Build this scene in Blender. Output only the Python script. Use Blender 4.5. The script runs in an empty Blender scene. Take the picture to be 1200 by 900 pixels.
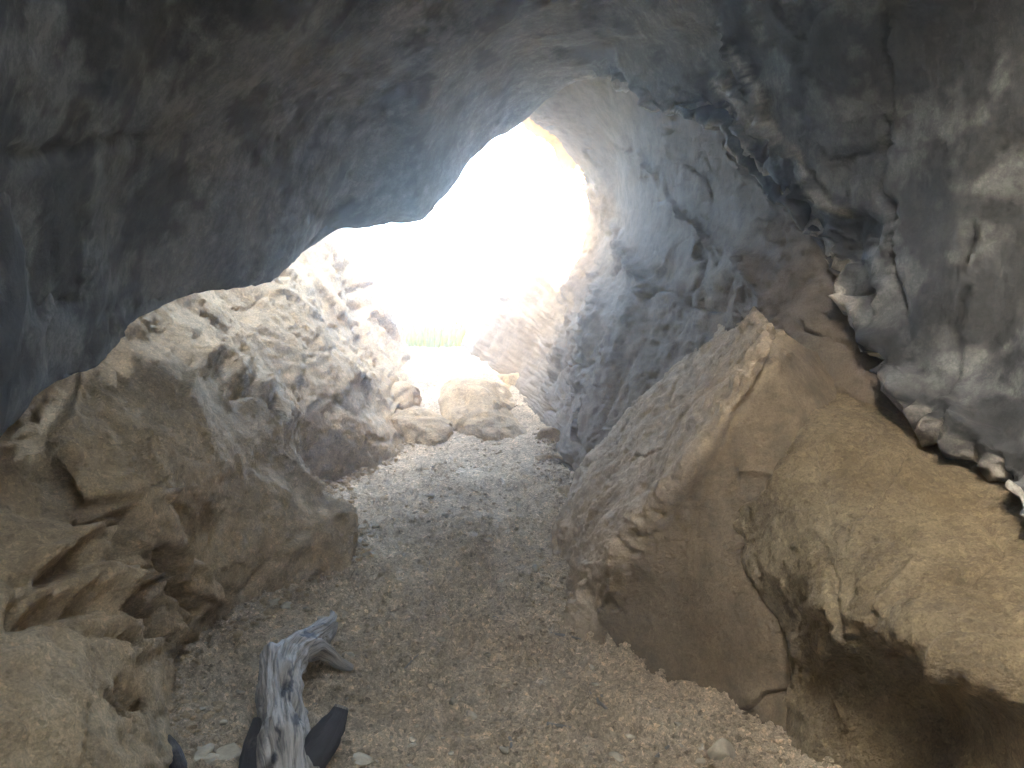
import bpy, math, random
import numpy as np

# ------------------------------------------------------------------ camera, sky, sun, exposure
scene = bpy.context.scene
COL = scene.collection
CAM_Z = 1.5
FPX = 906.0                                    # focal length in photograph pixels (1200 wide)
cam_data = bpy.data.cameras.new('camera')
cam = bpy.data.objects.new('camera', cam_data)
COL.objects.link(cam)
cam.location = (0, 0, CAM_Z)
cam.rotation_euler = (math.radians(90), 0, 0)
cam_data.sensor_width = 36
cam_data.lens = 36 * FPX / 1200
cam_data.clip_start = 0.05
cam_data.clip_end = 2000
scene.camera = cam

SUN_EL, SUN_AZ = 33, 222                       # degrees; azimuth clockwise from +Y
world = bpy.data.worlds.new('World')
scene.world = world
world.use_nodes = True
wn = world.node_tree
wn.nodes.clear()
sky = wn.nodes.new('ShaderNodeTexSky')
sky.sky_type = 'NISHITA'
sky.sun_disc = False
sky.sun_elevation = math.radians(SUN_EL)
sky.sun_rotation = math.radians(SUN_AZ)
sky.air_density = 1.0
sky.dust_density = 2.5
sky.ozone_density = 1.0
bg = wn.nodes.new('ShaderNodeBackground')
bg.inputs['Strength'].default_value = 0.15
wo = wn.nodes.new('ShaderNodeOutputWorld')
wn.links.new(sky.outputs[0], bg.inputs[0])
wn.links.new(bg.outputs[0], wo.inputs[0])

sun_data = bpy.data.lights.new('sun', 'SUN')
sun_data.energy = 4.5
sun_data.angle = math.radians(0.53)
sun_data.color = (1.0, 0.93, 0.82)
sun = bpy.data.objects.new('sun', sun_data)
COL.objects.link(sun)
_e, _a = math.radians(SUN_EL), math.radians(SUN_AZ)
from mathutils import Vector
_d = Vector((math.sin(_a) * math.cos(_e), math.cos(_a) * math.cos(_e), math.sin(_e)))
sun.rotation_euler = _d.to_track_quat('Z', 'Y').to_euler()
sun.location = (0, 20, 30)

vs = scene.view_settings
scene.display_settings.display_device = 'sRGB'
vs.view_transform = 'Standard'
vs.look = 'None'
vs.exposure = 5.6
vs.gamma = 1
vs.use_curve_mapping = False
scene.cycles.max_bounces = 6
scene.cycles.diffuse_bounces = 5
scene.cycles.use_adaptive_sampling = True
scene.cycles.adaptive_threshold = 0.018
scene.cycles.glossy_bounces = 3
scene.cycles.volume_bounces = 1
scene.cycles.caustics_reflective = False
scene.cycles.use_denoising = True
scene.cycles.sample_clamp_indirect = 8

RES = 0.75                                     # mesh density of the rock
rng = np.random.default_rng(7)
random.seed(7)

# ------------------------------------------------------------------ noise
def _hash(ix, iy, iz, seed):
    h = (ix.astype(np.uint32) * np.uint32(0x8da6b343)) ^ (iy.astype(np.uint32) * np.uint32(0xd8163841)) \
        ^ (iz.astype(np.uint32) * np.uint32(0xcb1ab31f)) ^ np.uint32((seed * 0x9e3779b1) & 0xffffffff)
    h ^= h >> np.uint32(15); h *= np.uint32(0x2c1b3c6d)
    h ^= h >> np.uint32(12); h *= np.uint32(0x297a2d39)
    h ^= h >> np.uint32(15)
    return h
_G = np.array([(1,1,0),(-1,1,0),(1,-1,0),(-1,-1,0),(1,0,1),(-1,0,1),(1,0,-1),(-1,0,-1),
               (0,1,1),(0,-1,1),(0,1,-1),(0,-1,-1),(1,1,0),(-1,1,0),(0,-1,1),(0,-1,-1)], np.float32)

def perlin(p, seed=0):
    p = np.asarray(p, np.float32)
    f = np.floor(p)
    i = f.astype(np.int64)
    r = p - f
    w = r * r * r * (r * (r * 6 - 15) + 10)
    out = 0
    for dx in (0, 1):
        wx = w[:, 0] if dx else 1 - w[:, 0]
        for dy in (0, 1):
            wy = w[:, 1] if dy else 1 - w[:, 1]
            for dz in (0, 1):
                wz = w[:, 2] if dz else 1 - w[:, 2]
                g = _G[_hash(i[:, 0] + dx, i[:, 1] + dy, i[:, 2] + dz, seed) & np.uint32(15)]
                out = out + wx * wy * wz * (g[:, 0] * (r[:, 0] - dx) + g[:, 1] * (r[:, 1] - dy) + g[:, 2] * (r[:, 2] - dz))
    return out

def fbm(p, octs=4, seed=0, gain=0.5, lac=2.03):
    a, s, q = 1.0, 0, np.asarray(p, np.float32)
    for k in range(octs):
        s = s + a * perlin(q, seed + k * 17)
        q = q * lac + 3.7
        a *= gain
    return s

def ridged(p, octs=3, seed=0, gain=0.5):
    a, s, q = 1.0, 0, np.asarray(p, np.float32)
    for k in range(octs):
        n = 1 - 2 * np.abs(perlin(q, seed + k * 31))
        s = s + a * n
        q = q * 2.07 + 1.3
        a *= gain
    return s

def worley(p, seed=0):
    """distance to nearest, second nearest, random value of the cell and the vector to its centre"""
    p = np.asarray(p, np.float32)
    i = np.floor(p).astype(np.int64)
    n = len(p)
    d1 = np.full(n, 9.0, np.float32); d2 = d1.copy(); rv = np.zeros(n, np.float32)
    vec = np.zeros((n, 3), np.float32)
    for dx in (-1, 0, 1):
        for dy in (-1, 0, 1):
            for dz in (-1, 0, 1):
                c = i + (dx, dy, dz)
                h = _hash(c[:, 0], c[:, 1], c[:, 2], seed)
                o = np.stack([(h & np.uint32(1023)), (h >> np.uint32(10)) & np.uint32(1023), (h >> np.uint32(20)) & np.uint32(1023)], 1).astype(np.float32) / 1023
                v = c + o - p
                d = np.sqrt((v * v).sum(1))
                m = d < d1
                d2 = np.where(m, d1, np.minimum(d2, d))
                rv = np.where(m, ((h >> np.uint32(5)) & np.uint32(255)).astype(np.float32) / 255, rv)
                vec = np.where(m[:, None], v, vec)
                d1 = np.where(m, d, d1)
    return d1, d2, rv, vec

def sstep(a, b, x):
    t = np.clip((x - a) / (b - a), 0, 1)
    return t * t * (3 - 2 * t)

# ------------------------------------------------------------------ surveying: a sight line and a distance give a point of the place
def P(px, py, Y):
    return ((px - 600) / FPX * Y, Y, CAM_Z - (py - 450) / FPX * Y)

def sight(v):
    Y = np.maximum(v[:, 1], 0.3)
    return np.stack([600 + v[:, 0] / Y * FPX, 450 - (v[:, 2] - CAM_Z) / Y * FPX], 1)

# ------------------------------------------------------------------ spline patches
def _cr(C, t):
    """Catmull-Rom along axis 0 of control array C at parameters t (in index units)"""
    n = len(C)
    i = np.clip(np.floor(t).astype(int), 0, n - 2)
    f = (t - i)[:, None, None]
    ext = np.concatenate([2 * C[:1] - C[1:2], C, 2 * C[-1:] - C[-2:-1]], 0)
    p0, p1, p2, p3 = ext[i], ext[i + 1], ext[i + 2], ext[i + 3]
    return 0.5 * (2 * p1 + (p2 - p0) * f + (2 * p0 - 5 * p1 + 4 * p2 - p3) * f ** 2 + (3 * p1 - p0 - 3 * p2 + p3) * f ** 3)

def _params(C, total):
    """samples along axis 0, denser where the patch is seen larger"""
    n = len(C)
    L = []
    for k in range(n - 1):
        d = np.linalg.norm(C[k + 1] - C[k], axis=1)
        Y = np.maximum(0.5 * (C[k + 1][:, 1] + C[k][:, 1]), 1.2)
        vis = np.where(0.5 * (C[k + 1][:, 1] + C[k][:, 1]) > 1.0, 1, 0.15)
        L.append(np.mean(d / Y * vis) + 0.01)
    cum = np.concatenate([[0], np.cumsum(L)])
    return np.interp(np.linspace(0, cum[-1], total), cum, np.arange(n))

def patch(rows, nu, nv, flip=False):
    nu, nv = int(nu * RES), int(nv * RES)
    C = np.array(rows, float)                  # rows x cols x 3
    tu = _params(C, nu)
    A = _cr(C, tu)
    B = np.transpose(A, (1, 0, 2))
    tv = _params(np.transpose(C, (1, 0, 2)), nv)
    S = np.transpose(_cr(B, tv), (1, 0, 2))    # nu x nv x 3
    return S

def normals(S, flip):
    du = np.gradient(S, axis=0); dv = np.gradient(S, axis=1)
    n = np.cross(du, dv)
    n /= np.linalg.norm(n, axis=2, keepdims=True) + 1e-9
    return -n if flip else n

def grid_mesh(name, S, mat, flip=False, smooth=True):
    nu, nv = S.shape[:2]
    idx = np.arange(nu * nv).reshape(nu, nv)
    a, b, c, d = idx[:-1, :-1], idx[1:, :-1], idx[1:, 1:], idx[:-1, 1:]
    q = np.stack([a, b, c, d] if not flip else [a, d, c, b], -1).reshape(-1, 4)
    return np_mesh(name, S.reshape(-1, 3), q, mat, smooth)

def np_mesh(name, v, q, mat, smooth=True):
    me = bpy.data.meshes.new(name)
    k = q.shape[1]
    me.vertices.add(len(v)); me.loops.add(q.size); me.polygons.add(len(q))
    me.vertices.foreach_set('co', np.ascontiguousarray(v, np.float32).ravel())
    me.loops.foreach_set('vertex_index', np.ascontiguousarray(q, np.int32).ravel())
    me.polygons.foreach_set('loop_start', np.arange(0, q.size, k, dtype=np.int32))
    me.polygons.foreach_set('use_smooth', np.full(len(q), smooth))
    me.update(calc_edges=True)
    me.validate()
    if mat is not None:
        me.materials.append(mat)
    o = bpy.data.objects.new(name, me)
    COL.objects.link(o)
    return o

def tag(o, label=None, cat=None, group=None, kind=None):
    if label: o['label'] = label
    if cat: o['category'] = cat
    if group: o['group'] = group
    if kind: o['kind'] = kind
    return o

# ------------------------------------------------------------------ relief along drawn lines (cracks, ridges, plate edges)
def line_dist(q, pts):
    """distance to a polyline, signed (+ on its right hand, seen from inside the cave), and position along it 0..1"""
    pts = np.array(pts, float)
    best = np.full(len(q), 1e9); sg = np.zeros(len(q)); al = np.zeros(len(q))
    seg = np.linalg.norm(np.diff(pts, axis=0), axis=1); cum = np.concatenate([[0], np.cumsum(seg)])
    for k in range(len(pts) - 1):
        a, b = pts[k], pts[k + 1]
        ab = b - a
        t = np.clip(((q - a) @ ab) / (ab @ ab), 0, 1)
        r = q - (a + t[:, None] * ab)
        d = np.hypot(r[:, 0], r[:, 1])
        m = d < best
        s = np.sign(ab[0] * r[:, 1] - ab[1] * r[:, 0])
        best = np.where(m, d, best); sg = np.where(m, s, sg)
        al = np.where(m, (cum[k] + t * seg[k]) / cum[-1], al)
    return best, sg, al

def relief(S, N, feats, wob=5.0, seed=3):
    """returns displacement (metres, along the normal) from a list of features"""
    v = S.reshape(-1, 3)
    q = sight(v)
    Y = np.maximum(v[:, 1], 0.3)
    qw = q + wob * np.stack([fbm(v * 5, 3, seed), fbm(v * 5 + 9, 3, seed + 5)], 1) * 2
    out = np.zeros(len(v))
    for f in feats:
        kind, pts, w, h = f[:4]
        far = f[4] if len(f) > 4 else 0.4
        pa = np.array(pts, float)
        mrg = 40 + (max(w * 4, far if kind in ('step', 'plate') else 0)) * FPX / 2.2
        m = (q[:, 0] > pa[:, 0].min() - mrg) & (q[:, 0] < pa[:, 0].max() + mrg) & (q[:, 1] > pa[:, 1].min() - mrg) & (q[:, 1] < pa[:, 1].max() + mrg)
        if not m.any():
            continue
        d, s, al = line_dist(qw[m], pa)
        d = d * Y[m] / FPX
        end = sstep(0, 0.08, al) * sstep(1, 0.92, al)
        if kind == 'groove':
            o = -h * np.exp(-(d / w) ** 2) * end
        elif kind == 'ridge':
            o = h * np.exp(-d / w) * end
        elif kind == 'bump':                       # a point
            o = h * np.exp(-(d / w) ** 2)
        elif kind == 'step':                       # higher on the right-hand side of the line, fading over 'far' metres
            o = h * sstep(-w, w, d * s) * np.exp(-np.maximum(d * s, 0) / far) * end
        out[m] += o
    return out.reshape(S.shape[:2])

def rock_relief(S, big=0.10, mid=0.045, block=0.05, strata=0.02, fine=0.006, sdir=(0.3, 0.5, 0.8), sfreq=9.0, seed=1, smooth=None, streak=None):
    v = S.reshape(-1, 3)
    w1 = np.stack([fbm(v * 1.1 + 5, 2, seed + 1), fbm(v * 1.1 + 11, 2, seed + 2), fbm(v * 1.1 + 17, 2, seed + 3)], 1)
    vw = v + 0.22 * w1
    d = big * fbm(v * 0.8, 2, seed + 10) * 1.6
    n = fbm(v * 2.0, 4, seed + 20, 0.5)
    d = d + mid * 1.5 * (n + 0.35 * np.abs(perlin(vw * 3.3, seed + 25)) * 2)
    if block:
        d1, d2, rv, vec = worley(vw * np.array([1.3, 1.3, 1.8]), seed + 30)
        tilt = (vec[:, 0] * (rv - .5) + vec[:, 2] * (((rv * 7.3) % 1) - .5)) * 1.2
        d = d + block * ((rv - 0.5) * 1.0 + tilt)
        crk = np.exp(-((d2 - d1) / 0.035) ** 2) * sstep(-0.05, 0.25, perlin(v * 0.9 + 31, seed + 35))
        d = d - crk * (0.012 + block * 0.35)
        d1, d2, rv, vec = worley(vw * np.array([4.7, 4.7, 6.1]) + 3, seed + 31)
        msk = sstep(-0.1, 0.25, perlin(v * 1.1, seed + 33))
        d = d + block * 0.55 * msk * ((rv - 0.5) + (vec[:, 0] * (rv - .5) + vec[:, 2] * (((rv * 5.3) % 1) - .5)) * 1.2)
    if strata:
        sd = np.array(sdir, float); sd /= np.linalg.norm(sd)
        t = (vw @ sd) * sfreq + 0.7 * fbm(v * 2.2, 3, seed + 40)
        fr = t - np.floor(t)
        saw = np.where(fr < 0.82, fr / 0.82, (1 - fr) / 0.18) - 0.5
        msk = sstep(-0.15, 0.3, perlin(v * 1.6 + 2, seed + 44))
        d = d + strata * saw * msk
    if streak:
        ax, amp, fq = streak                        # eroded runnels along axis ax
        ax = np.array(ax, float); ax /= np.linalg.norm(ax)
        along = (vw @ ax)[:, None] * ax
        perp = vw - along
        qq = perp * fq + along * fq * 0.13
        r = ridged(qq, 3, seed + 60, 0.55)
        msk = sstep(-0.2, 0.2, perlin(v * 1.2 + 7, seed + 66))
        d = d + amp * (r - 0.6) * (0.35 + 0.65 * msk)
    f = fine * fbm(v * 16, 4, seed + 50, 0.62) * 1.6 + fine * 0.6 * ridged(v * 9, 2, seed + 55)
    # pits where the grain has fallen out
    pit = sstep(0.28, 0.5, perlin(v * 11, seed + 70)) * sstep(0.0, 0.3, perlin(v * 1.9, seed + 71))
    f = f - pit * fine * 2.2
    d = d + f
    d = d.reshape(S.shape[:2])
    if smooth is not None:
        base = (big * fbm(vw * 0.9, 3, seed + 10) * 0.8 + fine * 0.45 * fbm(v * 14, 4, seed + 50)).reshape(S.shape[:2])
        d = d * (1 - smooth) + base * smooth
    return d

# ------------------------------------------------------------------ materials
def new_mat(name):
    m = bpy.data.materials.new(name)
    m.use_nodes = True
    nt = m.node_tree
    nt.nodes.clear()
    out = nt.nodes.new('ShaderNodeOutputMaterial')
    b = nt.nodes.new('ShaderNodeBsdfPrincipled')
    nt.links.new(b.outputs[0], out.inputs[0])
    return m, nt, b

def ramp(nt, fac, stops):
    r = nt.nodes.new('ShaderNodeValToRGB')
    e = r.color_ramp.elements
    while len(e) < len(stops):
        e.new(0.5)
    for k, (p, c) in enumerate(stops):
        e[k].position = p
        e[k].color = (*c, 1)
    nt.links.new(fac, r.inputs[0])
    return r.outputs[0]

def noise_node(nt, vec, scale, detail=6, rough=0.6, dist=0.0):
    n = nt.nodes.new('ShaderNodeTexNoise')
    n.inputs['Scale'].default_value = scale
    n.inputs['Detail'].default_value = detail
    n.inputs['Roughness'].default_value = rough
    n.inputs['Distortion'].default_value = dist
    if vec is not None:
        nt.links.new(vec, n.inputs['Vector'])
    return n.outputs[0]

def mixc(nt, fac, a, b, mode='MIX'):
    m = nt.nodes.new('ShaderNodeMix')
    m.data_type = 'RGBA'
    m.blend_type = mode
    for s, val in ((m.inputs[0], fac), (m.inputs[6], a), (m.inputs[7], b)):
        if isinstance(val, (int, float)):
            s.default_value = val
        elif isinstance(val, tuple):
            s.default_value = (*val, 1)
        else:
            nt.links.new(val, s)
    return m.outputs[2]

def rock_mat(name, c1, c2, c3, stain, stain_amt, grain=0.5, bump=0.004, rough=0.92, dist=0.5, other=None, mottle=0.0, speck=0.0, soot=False):
    m, nt, b = new_mat(name)
    pos = nt.nodes.new('ShaderNodeNewGeometry').outputs['Position']
    n1 = noise_node(nt, pos, 1.3, 6, 0.62, dist)
    n2 = noise_node(nt, pos, 7.0, 7, 0.68, dist * 0.5)
    n3 = noise_node(nt, pos, 120.0, 5, 0.75)
    base = ramp(nt, n1, [(0.32, c1), (0.52, c2), (0.70, c3)])
    if other:                                    # second tone set: painted lit edges, shaded slab front, sooty vault
        o1, o2, o3 = other
        ob = ramp(nt, n1, [(0.32, o1), (0.52, o2), (0.70, o3)])
        at = nt.nodes.new('ShaderNodeAttribute'); at.attribute_name = 'baked_light_or_soot'
        base = mixc(nt, at.outputs['Fac'], base, ob)
    sp = ramp(nt, n2, [(0.35, (0.70, 0.69, 0.68)), (0.6, (1.06, 1.05, 1.03))])
    base = mixc(nt, 1.0, base, sp, 'MULTIPLY')
    gr = ramp(nt, n3, [(0.34, (0.62, 0.60, 0.57)), (0.60, (1.14, 1.14, 1.14))])
    base = mixc(nt, grain, base, gr, 'MULTIPLY')
    if stain_amt:
        n4 = noise_node(nt, pos, 2.1, 8, 0.75, dist)
        f = ramp(nt, n4, [(0.5, (0, 0, 0)), (0.64, (stain_amt,) * 3)])
        base = mixc(nt, f, base, stain)
    if mottle:
        vo = nt.nodes.new('ShaderNodeTexNoise'); vo.inputs['Scale'].default_value = 5.5; vo.inputs['Detail'].default_value = 9; vo.inputs['Roughness'].default_value = 0.78
        nt.links.new(pos, vo.inputs['Vector'])
        f = ramp(nt, vo.outputs[0], [(0.44, (1, 1, 1)), (0.52, (0.55, 0.55, 0.57)), (0.60, (1.12, 1.1, 1.05))])
        base = mixc(nt, mottle, base, f, 'MULTIPLY')
    if speck:                                    # grit: pale and dark grains of different sizes
        for sc, amt in ((55.0, speck), (150.0, speck * 0.8)):
            vo = nt.nodes.new('ShaderNodeTexVoronoi'); vo.inputs['Scale'].default_value = sc
            nt.links.new(pos, vo.inputs['Vector'])
            sx = nt.nodes.new('ShaderNodeSeparateColor'); nt.links.new(vo.outputs['Color'], sx.inputs[0])
            f = ramp(nt, sx.outputs[0], [(0.0, (0.48, 0.46, 0.43)), (0.2, (0.9, 0.89, 0.87)), (0.8, (1.12, 1.12, 1.12)), (1.0, (1.65, 1.62, 1.55))])
            base = mixc(nt, amt, base, f, 'MULTIPLY')
    if soot:
        at = nt.nodes.new('ShaderNodeAttribute'); at.attribute_name = 'soot'
        base = mixc(nt, at.outputs['Fac'], base, (0.022, 0.021, 0.019))
    nt.links.new(base, b.inputs['Base Color'])
    b.inputs['Roughness'].default_value = rough
    b.inputs['Specular IOR Level'].default_value = 0.25
    bp = nt.nodes.new('ShaderNodeBump')
    bp.inputs['Strength'].default_value = 1.0
    bp.inputs['Distance'].default_value = bump
    h = noise_node(nt, pos, 34.0, 10, 0.78)
    nt.links.new(h, bp.inputs['Height'])
    nt.links.new(bp.outputs[0], b.inputs['Normal'])
    return m

M = {}
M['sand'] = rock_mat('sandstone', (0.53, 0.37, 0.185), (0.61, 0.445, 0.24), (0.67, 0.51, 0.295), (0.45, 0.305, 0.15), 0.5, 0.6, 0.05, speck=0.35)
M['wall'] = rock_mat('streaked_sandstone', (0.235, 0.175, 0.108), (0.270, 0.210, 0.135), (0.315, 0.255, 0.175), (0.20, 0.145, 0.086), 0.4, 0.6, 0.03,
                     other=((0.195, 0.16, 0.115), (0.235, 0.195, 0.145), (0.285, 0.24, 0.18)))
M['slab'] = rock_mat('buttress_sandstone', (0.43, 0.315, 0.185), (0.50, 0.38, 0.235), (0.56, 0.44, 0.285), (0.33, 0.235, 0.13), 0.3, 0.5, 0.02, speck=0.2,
                     other=((0.20, 0.145, 0.08), (0.235, 0.175, 0.10), (0.265, 0.20, 0.12)))  # browner polished front, darkened further as painted shade
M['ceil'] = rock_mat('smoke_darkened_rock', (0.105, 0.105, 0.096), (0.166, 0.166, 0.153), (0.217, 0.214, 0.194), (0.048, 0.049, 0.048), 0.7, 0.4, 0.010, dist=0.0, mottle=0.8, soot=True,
                     other=((0.52, 0.46, 0.36), (0.62, 0.56, 0.45), (0.70, 0.64, 0.53)))  # pale tones paint the lit rim and ridges
M['floor'] = rock_mat('trodden_dirt', (0.54, 0.41, 0.25), (0.63, 0.49, 0.31), (0.69, 0.56, 0.365), (0.42, 0.31, 0.18), 0.5, 0.7, 0.045, 1.0, dist=0.2, speck=0.75)
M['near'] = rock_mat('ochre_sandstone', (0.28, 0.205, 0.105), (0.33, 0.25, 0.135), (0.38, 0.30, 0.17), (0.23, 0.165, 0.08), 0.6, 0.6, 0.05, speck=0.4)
M['stone'] = rock_mat('pale_stone', (0.324, 0.264, 0.170), (0.405, 0.340, 0.224), (0.468, 0.399, 0.272), (0.270, 0.212, 0.136), 0.4, 0.4, 0.006)
M['outer'] = rock_mat('sun_tinted_outer_rock', (0.42, 0.25, 0.07), (0.50, 0.31, 0.09), (0.55, 0.36, 0.13), (0.30, 0.2, 0.1), 0.5, 0.5, 0.012)  # orange of sunlight put into the rock colour

# ------------------------------------------------------------------ the cave floor
FY = [-4, 0, 2.0, 3.0, 3.8, 4.9, 6.6, 7.8, 9.0, 9.8, 10.6, 11.5, 12.2, 13.0, 15.0]
FZ = [-0.1, -0.05, -0.02, 0.0, 0.03, 0.15, 0.41, 0.64, 1.0, 1.35, 1.72, 2.0, 2.05, 2.0, 1.95]
def floor_z0(x, y):
    z = np.interp(y, FY, FZ)
    xc = np.interp(y, [0, 3, 5, 8, 12], [-0.1, -0.25, -0.3, -0.45, -0.9])
    dx = (x - xc)
    return z + 0.055 * np.clip(np.abs(dx) - 0.35, 0, 3) ** 2
def floor_noise(v2, fine=True):
    v = np.stack([v2[:, 0], v2[:, 1], np.zeros(len(v2))], 1)
    d = 0.05 * fbm(v * 1.4, 3, 201)
    w = v + 0.06 * np.stack([perlin(v * 4, 205), perlin(v * 4 + 7, 206), np.zeros(len(v))], 1)
    d = d + 0.022 * fbm(w * 4.6, 3, 210)
    if fine:
        amp = (0.55 + 0.45 * sstep(-0.2, 0.3, perlin(v * 1.7, 230))) * (1 - 0.55 * sstep(5.5, 8.5, v[:, 1]))
        d = d + amp * (0.036 * np.maximum(ridged(w * 8.5, 2, 220) - 0.3, 0) * 0.8
                       - 0.030 * sstep(0.12, 0.4, perlin(w * 10.5, 222))
                       + 0.026 * fbm(v * 22, 4, 224, 0.68))
        d1, d2, rv, vec = worley(w * 26, 240)
        clod = np.clip(0.42 - d1, 0, 1) * (rv > 0.5)
        d = d + 0.055 * clod * amp
    return d
_fr = np.random.default_rng(77)
STEPS = [(_fr.uniform(-1.3, 0.9), 1 / _fr.uniform(1 / 9.0, 1 / 2.5), _fr.uniform(-0.5, 0.5), _fr.uniform(0.10, 0.16), _fr.uniform(0.04, 0.065), _fr.uniform(0.012, 0.03)) for _ in range(110)]
def footprints(x, y):
    d = np.zeros(len(x))
    for (sx, sy, a, la, lb, dp) in STEPS:
        m = (np.abs(x - sx) < 0.35) & (np.abs(y - sy) < 0.35)
        if not m.any(): continue
        dx, dy = x[m] - sx, y[m] - sy
        u = (dx * math.sin(a) + dy * math.cos(a)) / la; w = (dx * math.cos(a) - dy * math.sin(a)) / lb
        r = np.sqrt(u * u + w * w)
        d[m] += dp * (-(1 - sstep(0.7, 1.1, r)) + 0.6 * np.exp(-((r - 1.25) / 0.22) ** 2))
    return d
def floor_z(x, y, fine=False):
    x = np.atleast_1d(np.asarray(x, float)); y = np.atleast_1d(np.asarray(y, float))
    return floor_z0(x, y) + floor_noise(np.stack([x, y], 1), fine) + footprints(x, y)

ys = np.concatenate([np.linspace(-4, 2.2, 40, endpoint=False), 1 / np.linspace(1 / 2.2, 1 / 15.0, 520)])
us = np.linspace(-1, 1, 480)
YY, UU = np.meshgrid(ys, us, indexing='ij')
half = np.interp(YY, [-4, 3, 6, 15], [3.0, 2.3, 2.6, 4.2])
cx = np.interp(YY, [-4, 3, 15], [0, -0.2, -0.6])
XX = cx + UU * half
ZZ = floor_z(XX.ravel(), YY.ravel(), True)
S = np.stack([XX, YY, ZZ.reshape(XX.shape)], 2)
o = grid_mesh('cave_floor', S, M['floor'], flip=True)
tag(o, 'trodden sandy dirt floor sloping up to the cave mouth', kind='structure')

# ------------------------------------------------------------------ left wall
W = lambda x, y, z: (x, y, z)
LW = [
 [W(-1.1,-4,-.4), W(-1.4,-4,.4), W(-1.7,-4,.9), W(-1.9,-4,1.4), W(-2.1,-4,1.9), W(-2.3,-4,2.6)],
 [W(-1.0,1.0,-.3), W(-1.25,1,.4), W(-1.5,1,.9), W(-1.75,1,1.4), W(-2.0,1,1.9), W(-2.2,1,2.6)],
 [W(-0.98,2.3,-.25), W(-1.2,2.15,.45), W(-1.48,2.15,.85), W(-1.75,2.3,1.3), W(-2.05,2.5,1.75), W(-2.3,2.6,2.5)],
 [P(232,930,3.0), P(165,790,2.85), P(118,700,2.85), P(70,605,2.95), P(15,515,3.0), P(-60,400,3.4)],
 [P(190,830,3.75), P(165,740,3.45), P(135,640,3.12), P(92,530,3.05), P(60,450,3.45), P(20,330,4.2)],
 [P(250,745,4.5), P(238,650,4.2), P(202,560,3.75), P(160,470,3.85), P(130,392,4.3), P(80,280,5.2)],
 [P(335,712,4.95), P(318,615,4.7), P(276,520,4.6), P(222,430,4.9), P(180,362,5.3), P(140,250,6.0)],
 [P(415,668,5.55), P(402,595,5.65), P(352,515,6.0), P(288,430,6.3), P(240,345,6.5), P(200,230,7.0)],
 [P(380,600,7.0), P(372,545,7.0), P(345,475,6.8), P(312,412,6.9), P(280,335,7.3), P(250,220,8)],
 [P(475,548,8.2), P(455,505,8.2), P(412,445,8.2), P(372,380,8.4), P(330,305,8.8), P(300,200,9.4)],
 [P(478,505,9.2), P(458,455,9.6), P(432,408,9.8), P(410,350,10), P(385,275,10.4), P(370,180,11)],
 [P(492,440,11), P(470,410,11.2), P(455,382,11.2), P(437,335,11.3), P(394,264,11.6), P(385,170,12)],
 [P(475,445,12.4), P(450,425,12.7), P(425,395,13.0), P(400,340,13.2), P(360,270,13.4), P(340,190,13.5)],
 [W(-4.5,14.5,1.8), W(-5,14.5,2.6), W(-5.5,14.5,3.2), W(-6,14.5,4.0), W(-6.5,14.5,5), W(-7,14.5,6)],
]
SUN_SHIELD = [0.8, 0.8, 3.6] + [4.5] * 7 + [4.5, 4.5, 2.5, 0.5]
LW = [r + [(r[-1][0] - 0.8, r[-1][1], r[-1][2] + h_)] for r, h_ in zip(LW, SUN_SHIELD)]          # unseen hillside added above
S = patch(LW, 860, 420)
N = normals(S, False)
if N[int(430 * RES), int(200 * RES), 0] < 0: N = -N
d = rock_relief(S, 0.08, 0.020, 0.055, 0.060, 0.009, sdir=(-0.2, 1.0, 0.41), sfreq=3.2, seed=300, streak=((0.75, 0.6, -1.1), 0.012, 6.0))
LF = [
 ('step', [(232,418),(285,462),(330,500),(372,525),(405,600)], 0.03, -0.07, 0.4),     # upper block stands proud of the lower hollow
 ('step', [(110,560),(165,580),(205,650),(250,700)], 0.03, 0.10, 0.35),
 ('groove', [(92,603),(112,628),(126,660),(138,690)], 0.06, 0.5),                      # dark cleft
 ('groove', [(138,690),(150,720),(165,760)], 0.04, 0.18),
 ('ridge', [(-10,690),(60,650),(108,660),(145,700)], 0.04, 0.12),
 ('groove', [(-10,705),(30,690),(70,680),(110,690)], 0.03, 0.10),
 ('groove', [(160,640),(185,690),(215,720)], 0.03, 0.12),
 ('groove', [(230,425),(262,452),(300,480),(340,520),(380,560)], 0.03, 0.08),
 ('groove', [(-20,738),(20,732),(60,728),(115,735),(160,722)], 0.03, 0.16),
 ('step', [(160,735),(110,740),(50,738),(0,742)], 0.015, 0.08, 0.4),
 ('groove', [(125,805),(138,812),(150,822),(165,828),(172,832)], 0.014, 0.09),
 ('groove', [(110,826),(122,833),(135,840),(148,848),(156,852)], 0.014, 0.08),
 ('ridge', [(205,655),(212,690),(240,705)], 0.03, 0.07),
 ('ridge', [(283,615),(290,640),(262,650),(220,680)], 0.02, 0.05),
 ('groove', [(198,458),(208,462)], 0.03, 0.05),
 ('groove', [(242,528),(250,532)], 0.02, 0.035),
 ('groove', [(-10,524),(40,545),(90,585),(110,610)], 0.035, 0.13),
 ('ridge', [(10,505),(40,480),(62,440)], 0.02, 0.06),
 ('ridge', [(88,430),(95,470),(72,520),(90,545)], 0.02, 0.06),
 ('step', [(228,412),(280,440),(318,468),(345,500)], 0.02, 0.10, 0.25),
 ('step', [(318,330),(360,370),(385,400),(425,450)], 0.03, 0.12, 0.5),
 ('groove', [(398,300),(415,360),(420,400),(440,440)], 0.05, 0.10),
]
d = d + relief(S, N, LF)
S = S + N * d[..., None]
o = grid_mesh('cave_wall_left', S, M['sand'])
tag(o, 'pale sunlit sandstone wall of eroded blocks beside the dirt floor', kind='structure')

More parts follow.
